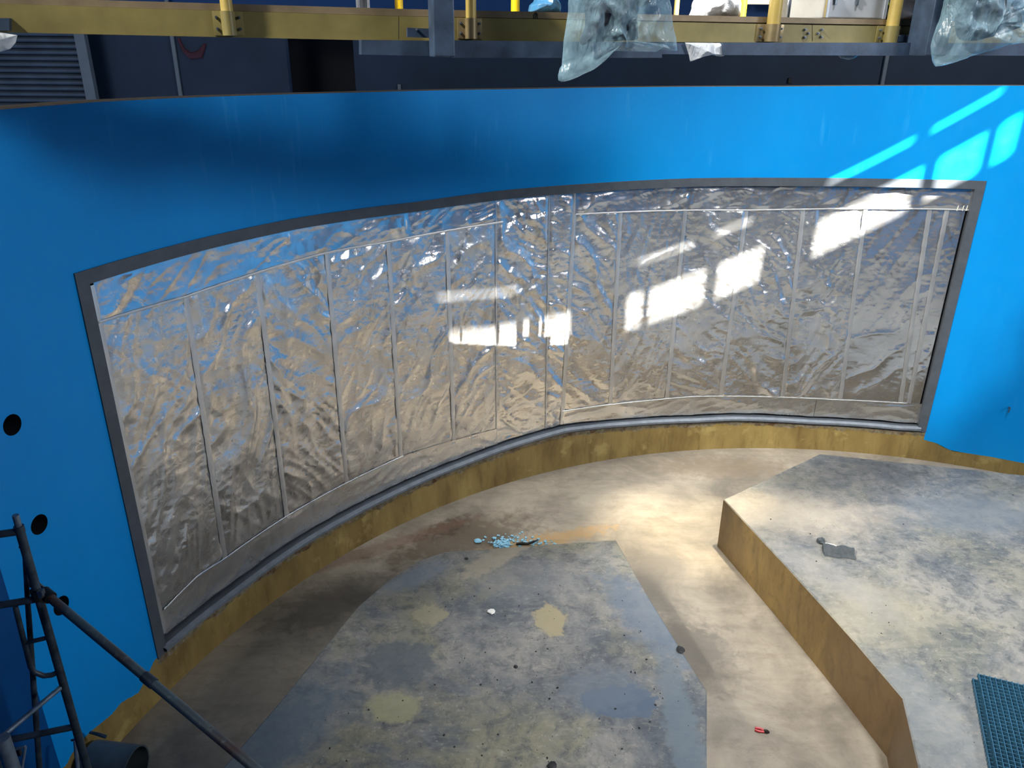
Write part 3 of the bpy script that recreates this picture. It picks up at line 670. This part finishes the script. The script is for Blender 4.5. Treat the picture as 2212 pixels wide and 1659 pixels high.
# ------------------------------------------------------------------ walkway bridge across the tank
D0, D1 = 3.5, 5.45
W0 = atd(0, 66, D0); W1 = atd(2212, 93, D1)
wdir = (W1-W0); wdh = np.array([wdir[0], wdir[1], 0]); wlen = np.linalg.norm(wdh); wdh = wdh/wlen; wn = np.array([wdh[1], -wdh[0], 0])   # wn points to the camera
def onw(x, y, out=0.):
    o = W0+wn*out; d = ray(x, y); return EYE+d*(((o-EYE)@wn)/(d@wn))
Z3 = np.array([0, 0, 1.])
walk = tag(empty('walkway', W0+np.array([2, 0, 0])), 'steel walkway bridge with mustard toe boards crossing above the tank', 'walkway')
def rail(px0, px1, y0a, y0b, y1a, y1b, out, th, name, mat, parent, bev=.003):
    """board between two image columns: (y0a,y1a)=top,bottom at px0, (y0b,y1b) at px1"""
    c = [onw(px0, y0a, out), onw(px1, y0b, out), onw(px1, y1b, out), onw(px0, y1a, out)]
    V = [p for p in c]+[p-wn*th for p in c]
    return MB().add(V, [(0, 3, 2, 1), (4, 5, 6, 7), (0, 1, 5, 4), (3, 7, 6, 2), (0, 4, 7, 3), (1, 2, 6, 5)]).build(name, mat, parent)
rail(-260, 861, 0, 35, 60, 85, 0, .012, 'toe_board', M_ytoe, walk)
rail(862.5, 1754, 35, 54, 85, 91, 0, .012, 'toe_board', M_ytoe, walk)
rail(1755.5, 2500, 54, 65, 91, 93, 0, .012, 'toe_board', M_ytoe, walk)
rail(-260, 861, 60, 85, 64, 88.5, .004, .05, 'bottom_flange', M_ytoe, walk)
rail(861, 2500, 85, 93, 88, 96, .004, .05, 'bottom_flange', M_ytoe, walk)
rail(-260, 861, -14, 19, 0, 34.5, -.006, .03, 'edge_plate', M_brown, walk)
rail(861, 2500, 19, 55, 34.5, 64.5, -.006, .03, 'edge_plate', M_brown, walk)
# deck behind the edge plate
c = [onw(-260, -12, -.03), onw(861, 21, -.03), onw(2500, 57, -.03)]
V = [p-wn*k-Z3*h for h in (0, .05) for k in (0, .5) for p in c]
MB().add(V, [(0, 1, 4, 3), (1, 2, 5, 4), (6, 9, 10, 7), (7, 10, 11, 8), (0, 6, 7, 1), (1, 7, 8, 2), (3, 4, 10, 9), (4, 5, 11, 10)]).build('deck', M_brown, walk)
def deckz(P):   # deck height below a point near the bridge
    s = (np.array(P)-W0)@wdh; s0_, s1_, s2_ = [(q-W0)@wdh for q in c]
    return float(np.interp(s, [s0_, s1_, s2_], [q[2] for q in c]))
def hexbolt(P, r, parent):
    m = MB(); m.tube([P, P+wn*.012], r, 6).tube([P+wn*.012, P+wn*.018], r*.5, 8); return m.build('bolt', M_bolt, parent)
def gold_post(px, pw, yt, yb, mat, slv=True):
    a = onw(px, yb, .03); b_ = onw(px, yt, .03); d_ = (onw(px+pw/2, yt, .03)-onw(px-pw/2, yt, .03)); rad = np.linalg.norm(d_)/2
    base = a+Z3*0; top = np.array([a[0], a[1], a[2]+.6])
    MB().tube([np.array([a[0], a[1], a[2]+.02]), top], rad, 18).build('handrail_post', mat, walk, True)
    h = (b_-a)[2]; br_ = MB().tube([np.array([a[0], a[1], a[2]]), np.array([a[0], a[1], b_[2]])], rad*1.16, 20).obox((a+np.array([0, 0, h/2]))-wn*.026, wdh, wn, Z3, rad*2.4, .004, h/2, .001).build('post_bracket', M_sleeve if slv else M_ytoe, walk, True)
    for s in (-1, 1):
        for f_ in (.28, .75): hexbolt(np.array([a[0], a[1], a[2]+h*f_])+wdh*rad*1.85*s-wn*.022, .007, walk)
gold_post(497, 27, 24, 77, M_gold, False); gold_post(1018, 22, 39, 84, M_gold); gold_post(1666, 24, 52, 90, M_gold); gold_post(1921, 21, 56, 92, M_gold, False)
for (x, y) in [(1738, 64), (1745, 72), (1737, 81), (1774, 64), (1766, 72), (1773, 80)]: hexbolt(onw(x, y, 0), .008, walk)
# far side posts
for (px, py, w, dxs, mt) in [(862, 17, 13, .0, M_yel), (1113, 25, 14, .0, M_yel), (1602, 38, 12, .02, M_yel), (1682, 40, 13, .02, M_yel), (1772, 41, 10, .03, M_yel), (1460, 36, 8, 0, M_gold)]:
    P = onw(px, py, -.56); P[2] = deckz(P); q = P+Z3*.45
    # keep the post foot in the photo's column
    MB().tube([P, q], w/2*1.22*np.linalg.norm(P-EYE)/F, 14).build('handrail_post', mt, walk, True)
# lettered mark on edge plate
m = MB(); P = onw(1157, 35, -.004); m.tube([P+wdh*.012*math.cos(w)+Z3*.018*math.sin(w) for w in np.linspace(0, 6.0, 14)], .0025, 6); m.tube([P+Z3*.014, P-Z3*.014], .0025, 6); m.build('chalk_mark', M_black, walk)

# hanging square-tube steel frame in front of the walkway
sfr = tag(empty('steel_frame', onw(955, 123, .12)), 'blue-grey square-tube steel frame hung in front of the walkway', 'steel frame')
def sq(P, Q, w, d, mat=M_steel, name='tube', parent=sfr, bev=.006, side=None):
    P = np.array(P, float); Q = np.array(Q, float); a = (Q-P); L_ = np.linalg.norm(a); a /= L_
    b_ = wn-a*(wn@a); b_ /= np.linalg.norm(b_); c_ = np.cross(a, b_)
    return MB().obox((P+Q)/2, a, c_, b_, L_/2, w/2, d/2, bev).build(name, mat, parent)
def uprt(pxl, pxr, yb, out, name='upright'):
    a = onw((pxl+pxr)/2, yb, out); w = np.linalg.norm(onw(pxr, yb, out)-onw(pxl, yb, out)); return sq(a, a+Z3*.7, w, w, name=name)
uprt(933, 977, 123, .17); uprt(1976, 2020, 120, .17)
rail(781, 935, 86, 88, 118, 121, .10, .08, 'cross_tube', M_steel, sfr)
rail(975, 1430, 87, 92, 125, 125, .13, .08, 'cross_tube', M_steel, sfr)
rail(1410, 2600, 93, 92.5, 117, 122, .07, .08, 'cross_tube', M_steel, sfr)
rail(1562, 1975, 92, 92, 119, 120.5, .12, .06, 'cross_tube', M_steel, sfr)
rail(880, 934, 60, 62, 80, 82, .05, .02, 'clip_angle', M_steel, sfr); rail(1931, 1977, 75, 76, 90, 90.5, .05, .02, 'clip_angle', M_steel, sfr)
for (x, y) in [(900, 64), (1940, 78), (1971, 79)]: hexbolt(onw(x, y, .052), .007, sfr)

# ------------------------------------------------------------------ plastic sheeting bags
def bag(name, outline, out, thick, mat, label, seed, core=None, corelab=None, group=None, parent=None, fold=1.):
    """crumpled bag: outline in image columns on the bridge plane, given real depth and folds"""
    pts = [onw(x, y, out) for x, y in outline]; c_ = sum(pts)/len(pts)
    L2 = [((p-c_)@wdh, (p-c_)[2]) for p in pts]
    n = 96; P_ = []
    for i in range(len(L2)):
        a, b_ = L2[i], L2[(i+1) % len(L2)]; P_.append((a, b_, math.hypot(b_[0]-a[0], b_[1]-a[1])))
    tot = sum(q[2] for q in P_); ring = []; acc = 0; k = 0
    for i in range(n):
        s = tot*i/n
        while acc+P_[k][2] < s: acc += P_[k][2]; k += 1
        f_ = (s-acc)/P_[k][2]; a, b_ = P_[k][0], P_[k][1]; ring.append((a[0]+(b_[0]-a[0])*f_, a[1]+(b_[1]-a[1])*f_))
    V = []; nr = 16
    for side in (1, -1):
        for r_ in range(nr+1):
            f_ = 1-r_/nr; h = math.sqrt(max(0, 1-f_**2.4))*thick/2
            for (x, z) in ring:
                xx, zz = x*f_, z*f_
                wv = float(pn(np.array([xx*16+seed]), np.array([zz*3.+side]), seed)[0])*.4+float((1-abs(pn(np.array([xx*9+zz*4]), np.array([zz*6-xx*3+side*3]), seed+1)))[0])**4*.55
                P = c_+wdh*xx+Z3*zz+wn*side*(h+(h*.55+.004)*wv*fold*(.3 if r_ == 0 else 1)*(1 if r_ else 0)); V.append(P)
    Fc = []
    for s_ in (0, 1):
        b0 = s_*(nr+1)*n
        for r_ in range(nr):
            for i in range(n):
                q = (b0+r_*n+i, b0+r_*n+(i+1) % n, b0+(r_+1)*n+(i+1) % n, b0+(r_+1)*n+i); Fc.append(q if s_ else q[::-1])
    return V, Fc, mesh_obj(name, V, Fc, mat, parent, True)
def bag_thing(name, outline, out, thick, mat, label, seed, core=None, core_mat=None, fold=1., cth=.95):
    root = tag(empty(name, onw(outline[0][0], outline[0][1], out)), label, 'plastic bag')
    bag('plastic_film', outline, out, thick, mat, None, seed, parent=root, fold=fold)
    for k, c_ in enumerate(core or []): bag('dark_bundle', c_, out-.01, thick*cth, core_mat or M_cloth, None, seed+30+k, parent=root, fold=.5)
    return root
bag_thing('plastic_bag', [(1232, -90), (1228, 20), (1218, 85), (1213, 145), (1205, 158), (1206, 176), (1217, 177), (1236, 172), (1272, 153), (1304, 115), (1330, 110), (1400, 112), (1418, 112), (1438, 97), (1448, 108), (1462, 110), (1458, 85), (1450, 30), (1436, -60), (1350, -110)],
    .34, .20, M_bag, 'large translucent plastic bag hanging from the walkway, its long corner pointing down left', 11,
    [[(1248, -80), (1268, 10), (1270, 60), (1256, 92), (1256, 98), (1300, 90), (1376, 87), (1372, 20), (1368, -90)], [(1376, -60), (1380, 10), (1388, 14), (1404, 6), (1402, -60)]])
bag_thing('plastic_bag', [(2062, -90), (2050, 0), (2040, 40), (2022, 80), (2016, 100), (2019, 144), (2042, 141), (2090, 124), (2180, 97), (2215, 92), (2290, 80), (2300, -60), (2180, -100)],
    .34, .22, M_bag, 'large crumpled plastic bag hanging at the right end of the walkway', 23,
    [[(2062, -60), (2066, 10), (2078, 88), (2110, 88), (2170, 72), (2200, 60), (2195, 30), (2160, 0), (2150, -80)]])
bag_thing('plastic_bag', [(1520, -40), (1506, -5), (1500, 15), (1493, 36), (1545, 38), (1594, 38), (1597, 10), (1590, -30), (1560, -60)], -.25, .2, M_bagw, 'white plastic bag of dark parts standing on the walkway deck', 37, [[(1545, 10), (1535, 35), (1582, 37), (1585, 15), (1570, 5)]], M_cloth, cth=.75)
bag_thing('plastic_bag', [(1480, 92), (1488, 118), (1491, 133), (1508, 125), (1542, 117), (1556, 122), (1564, 121), (1562, 106), (1561, 93)], .08, .06, M_bagw, 'small white plastic tail hanging below the walkway beam', 41)
bag_thing('plastic_bag', [(1812, 119), (1818, 126), (1832, 129), (1842, 127), (1852, 120), (1850, 112), (1815, 112)], .04, .05, M_bag, 'tiny scrap of clear plastic peeking below the steel tube', 47)
bag_thing('plastic_bag', [(-60, 60), (0, 70), (12, 72), (38, 76), (34, 92), (22, 106), (0, 112), (-60, 120)], .12, .08, M_bagw, 'pale plastic bag tip at the left edge of the photo under the walkway', 53)
bag_thing('plastic_bag', [(1165, -20), (1160, 2), (1147, 12), (1145, 26), (1170, 28), (1205, 28), (1206, 12), (1200, -5), (1190, -25)], -.4, .2, plastic('blue_plastic', srgb(70, 130, 176), .8), 'small crumpled blue plastic bag on the walkway deck', 59)
# grey cover at left edge holding the bag
tag(rail(-60, 20, 40, 39, 66, 66, .05, .06, 'bracket', M_steel, None), 'blue-grey steel bracket on the toe board at the left edge of the photo', 'bracket')

# tool case on the deck
cz = lambda P: np.array([P[0], P[1], deckz(P)])
Pa = onw(1782, 41, -.10); Pa = cz(Pa); Pe = cz(onw(1910, 45, -.10)); case_w = np.linalg.norm(Pe-Pa)
case = tag(empty('tool_case', (Pa+Pe)/2), 'light grey hard case with metal latches standing on the walkway deck', 'case')
cd = (Pe-Pa)/case_w; cn = np.array([cd[1], -cd[0], 0])
cc = (Pa+Pe)/2-cn*.18; Hc = .19
MB().obox(cc+Z3*(Hc*.36+.01), cd, cn, Z3, case_w/2, .18, Hc*.36, .008).build('body', M_case, case)
MB().obox(cc+Z3*(Hc*.86), cd, cn, Z3, case_w/2+.004, .184, Hc*.13, .01).build('lid', M_trim, case)
for s_ in (-1, 1): MB().obox(cc+cd*s_*(case_w/2-.008)+cn*.178+Z3*(Hc*.36+.01), cd, cn, Z3, .012, .008, Hc*.36, .003).build('corner_trim', M_trim, case)
for f_ in (-.36, -.0): MB().obox(cc+cd*case_w*(f_-.02)+cn*.186+Z3*(Hc*.64), cd, cn, Z3, .008, .006, .035, .002).obox(cc+cd*case_w*(f_-.02)+cn*.19+Z3*(Hc*.72), cd, cn, Z3, .014, .006, .008, .002).build('latch', M_bolt, case)
# dark bundle, lime cloth, tins behind
def blob_thing(name, outline, out, thick, mat, label, cat, seed):
    r_ = bag(name, outline, out, thick, mat, None, seed)[2]; tag(r_, label, cat); return r_
blob_thing('fabric_bundle', [(1931, -30), (1932, 43), (1985, 44), (2028, 44), (2036, 30), (2034, 15), (2020, 5), (2018, -30)], -.35, .25, M_cloth, 'large black fabric bundle on the walkway deck beside the steel upright', 'bundle', 61)
blob_thing('safety_vest', [(1904, -25), (1908, 8), (1922, 12), (1928, 4), (1926, -25)], -.52, .03, M_lime, 'lime yellow safety vest behind the gold handrail post', 'vest', 67)
blob_thing('black_sack', [(1898, 5), (1904, 44), (1926, 44), (1928, 8), (1910, 2)], -.56, .05, M_dark, 'narrow black sack below the lime vest', 'sack', 71)
blob_thing('glove', [(2028, -20), (2027, 8), (2030, 20), (2036, 18), (2037, -20)], -.1, .04, M_pink, 'pale pink glove hanging beside the steel upright', 'glove', 73)
Pb = cz(onw(2045, 44, -.42)); cb = tag(empty('carton', Pb), 'small blue and green carton behind the right plastic bag', 'carton')
M_green = plain('green_print', srgb(20, 130, 90), .5); M_bl2 = plain('blue_print', srgb(20, 90, 180), .5)
MB().obox(Pb+Z3*.07-wn*.05, wdh, wn, Z3, .06, .05, .07, .003).build('carton_body', M_green, cb)
MB().obox(Pb+Z3*.19-wn*.05, wdh, wn, Z3, .06, .05, .045, .003).build('carton_top', M_bl2, cb)
MB().obox(Pb+Z3*.142-wn*.05, wdh, wn, Z3, .0605, .0505, .005).build('white_band', M_white, cb)

# ------------------------------------------------------------------ the hall behind and around
YB = 12.6
def bw(x, y, dy=0): return aty(x, y, YB-dy)
def hallbox(name, x0, x1, z0, z1, y, th, mat, parent=None):
    return MB().box(((x0+x1)/2, y+th/2, (z0+z1)/2), abs(x1-x0), th, z1-z0).build(name, mat, parent)
xo0 = bw(622, 150)[0]; xo1 = bw(766, 150)[0]
hb = tag(empty('wall_back', (0, YB, 0)), kind='structure')
zsp = bw(900, 60)[2]
hallbox('wall_panel', -14, xo0, 0, zsp, YB, .15, M_navy, hb); hallbox('wall_panel', xo1, 22, 0, zsp, YB, .15, M_navy, hb)
hallbox('wall_opening', xo0-.2, xo1+.2, 0, zsp, YB+.8, .15, M_dark, hb)
hallbox('upper_wall', -14, 22, zsp, 18.6, YB+.05, .15, M_navy2, hb)
# pilaster joints: pale conduits
for (x0, y0, x1, y1, lab) in [(366, 80, 388, 212, 'thin pale conduit on the dark wall right of the roller shutter'), (1921, 118, 1910, 187, 'thin pale conduit on the dark wall above the right end of the window')]:
    a = bw((x0+x1)/2, (y0+y1)/2, .1)
    o = MB().box((a[0], YB-.02, 4.2), .055, .04, 3.6, .005).build('conduit', M_post); tag(o, lab, 'conduit')
# roller shutter at the left with its slats
xs = bw(178, 150, .3)[0]; xe = bw(200, 150, .3)[0]
sh = tag(empty('roller_shutter', (xs-1.6, YB-.3, 2.5)), 'closed grey roller shutter at the far left of the hall wall', 'shutter')
zA = bw(100, 235)[2]-.3; zB = bw(100, 60)[2]+.3; k = 0; z = zA
slat = None
while z < zB:
    if slat is None:
        m = MB(); n_ = 7; w_ = 3.4
        V = [(xx, -.03*math.sin(math.pi*i/(n_-1)), .075*i/(n_-1)) for xx in (-w_/2, w_/2) for i in range(n_)]
        m.add(V, [(i, n_+i, n_+i+1, i+1) for i in range(n_-1)]); slat = m.build('slat', M_shut, sh); o = slat; o.matrix_parent_inverse.identity()
    else:
        o = slat.copy(); COL.objects.link(o); o.parent = sh
    o.location = (0, 0, z-2.5); z += .082
hallbox('guide_post', xs, xe, zA-.5, zB+.3, YB-.36, .1, M_post, sh)
hallbox('door_box', xs-3.6, xs, zA-.5, zB+.3, YB-.26, .05, M_black, sh)
# faded red arc drawn on the panel, small plates
a = bw(410, 95, .02); m = MB()
m.tube([(bw(385, 80)[0], YB-.006, bw(385, 82)[2]), (bw(396, 105)[0], YB-.006, bw(396, 107)[2]), (bw(412, 120)[0], YB-.006, bw(412, 121)[2]), (bw(432, 118)[0], YB-.006, bw(432, 118)[2]), (bw(444, 95)[0], YB-.006, bw(444, 95)[2])], [.02, .03, .05, .06, .02], 8)
tag(m.build('painted_mark', plain('faded_red', srgb(70, 34, 52), .8), None, True), 'faded dark red curved mark on the navy wall panel', 'mark')
for (x, y, lab) in [(1705, 174, 'small dark socket plate low on the navy wall, above the window middle'), (863, 188, 'small pale socket plate low on the navy wall')]:
    a = bw(x, y); tag(MB().box((a[0], YB-.015, a[2]), .05, .03, .08, .006).build('socket', M_black if x > 1000 else M_post), lab, 'socket')
# columns and ledges seen over the deck
for (x0, x1, yb, mt, lab) in [(771, 797, 15, M_galv, 'silver steel column behind the walkway, left of the steel frame'), (1691, 1712, 41, M_galv, 'left of two grey steel columns behind the tool case'), (1737, 1769, 42, M_steel, 'right and wider of two grey steel columns behind the tool case')]:
    P = onw((x0+x1)/2, yb, -.5); P[2] = deckz(P); w_ = np.linalg.norm(onw(x1, yb, -.5)-onw(x0, yb, -.5))
    root = tag(empty('steel_column', P), lab, 'column')
    for s_ in (-1, 1): MB().obox(P+wdh*s_*w_*.42+Z3*.25, wdh, wn, Z3, w_*.08, w_*.4, .25, .002).build('flange', mt, root)
    MB().obox(P+Z3*.25, wdh, wn, Z3, w_*.36, .006, .25).build('web', mt, root); MB().obox(P+Z3*.004, wdh, wn, Z3, w_*.8, w_*.5, .004).build('base_plate', mt, root)
# ledge behind the round wall that carries the columns
V = []; Fc = []; MI = []
ps = np.linspace(-.9, 1.2, 60)
for p in ps: V += [cyl(p, 4.3, .28), (CX+(R+.28)*math.sin(p)*1.02, YB, 4.3)]
mesh_obj('ledge', V, [(2*i, 2*i+1, 2*i+3, 2*i+2) for i in range(len(ps)-1)], M_hall)
bpy.data.objects['ledge'].name = 'trim_1'; tag(bpy.data.objects['trim_1'], kind='structure')
# hall lamps high on the far wall seen over the deck
M_lamp = NT('lit_lamp'); M_lamp.b.inputs['Emission Color'].default_value = (1, .85, .65, 1); M_lamp.b.inputs['Emission Strength'].default_value = 1.2; M_lamp = M_lamp.done((.8, .75, .68, 1), .5)
for (x, y, w_, lab) in [(1632, 3, .55, 'warm lamp housing hung on the blue hall wall, left one'), (1727, -1, .3, 'warm lamp housing on the blue hall wall between the grey columns')]:
    a = aty(x, y, 12.2); lr = tag(empty('wall_lamp', (a[0], 12.2, a[2])), lab, 'lamp')
    MB().box((a[0], 12.25, a[2]+.06), w_*1.1, .25, .06, .01).build('housing', M_galv, lr); MB().box((a[0], 12.25, a[2]), w_, .2, .06, .01).build('diffuser', M_lamp, lr)

# outer shell: facade with the narrow openings the sun comes through, ceiling, side walls
nF = np.array([math.sin(AZ), math.cos(AZ), 0]); eF = np.array([math.cos(AZ), -math.sin(AZ), 0]); DF = -7.0; ZC = 18.6
fac = tag(empty('wall_facade', nF*DF), kind='structure')
def fbox(e0, e1, z0, z1, name='facade_panel', th=.06, mat=M_hall):
    if e1-e0 < .001: return
    c_ = nF*(DF-th/2)+eF*((e0+e1)/2)+Z3*((z0+z1)/2); MB().obox(c_, eF, nF, Z3, (e1-e0)/2, th/2, (z1-z0)/2).build(name, mat, fac)
E0, E1 = -16, 24
def row(z0, z1, holes):
    cur = E0
    for a, b_ in holes: fbox(cur, a, z0, z1); cur = b_
    fbox(cur, E1, z0, z1)
fbox(E0, E1, 0, 16.40)
row(16.40, 16.90, [(3.60, 4.72), (4.80, 5.25), (6.05, 6.25), (6.36, 7.05), (7.22, 7.72), (8.3, 9.13), (9.27, 9.57), (9.68, 9.78)])
fbox(E0, E1, 16.90, 17.25)
row(17.25, 17.34, [(3.43, 4.52), (6.15, 6.86), (7.11, 7.56), (8.26, 9.01), (9.16, 9.62)])
fbox(E0, E1, 17.34, ZC)
tag(MB().obox(nF*(DF+14.2)+Z3*(ZC+.1), eF, nF, Z3, 26, 14.3, .1).build('ceiling', M_hall), kind='structure')
tag(MB().box((-14.1, 0, 9.3), .2, 40, 18.6).build('wall_side_left', M_hall), kind='structure')
tag(MB().box((22.1, 0, 9.3), .2, 40, 18.6).build('wall_side_right', M_hall), kind='structure')
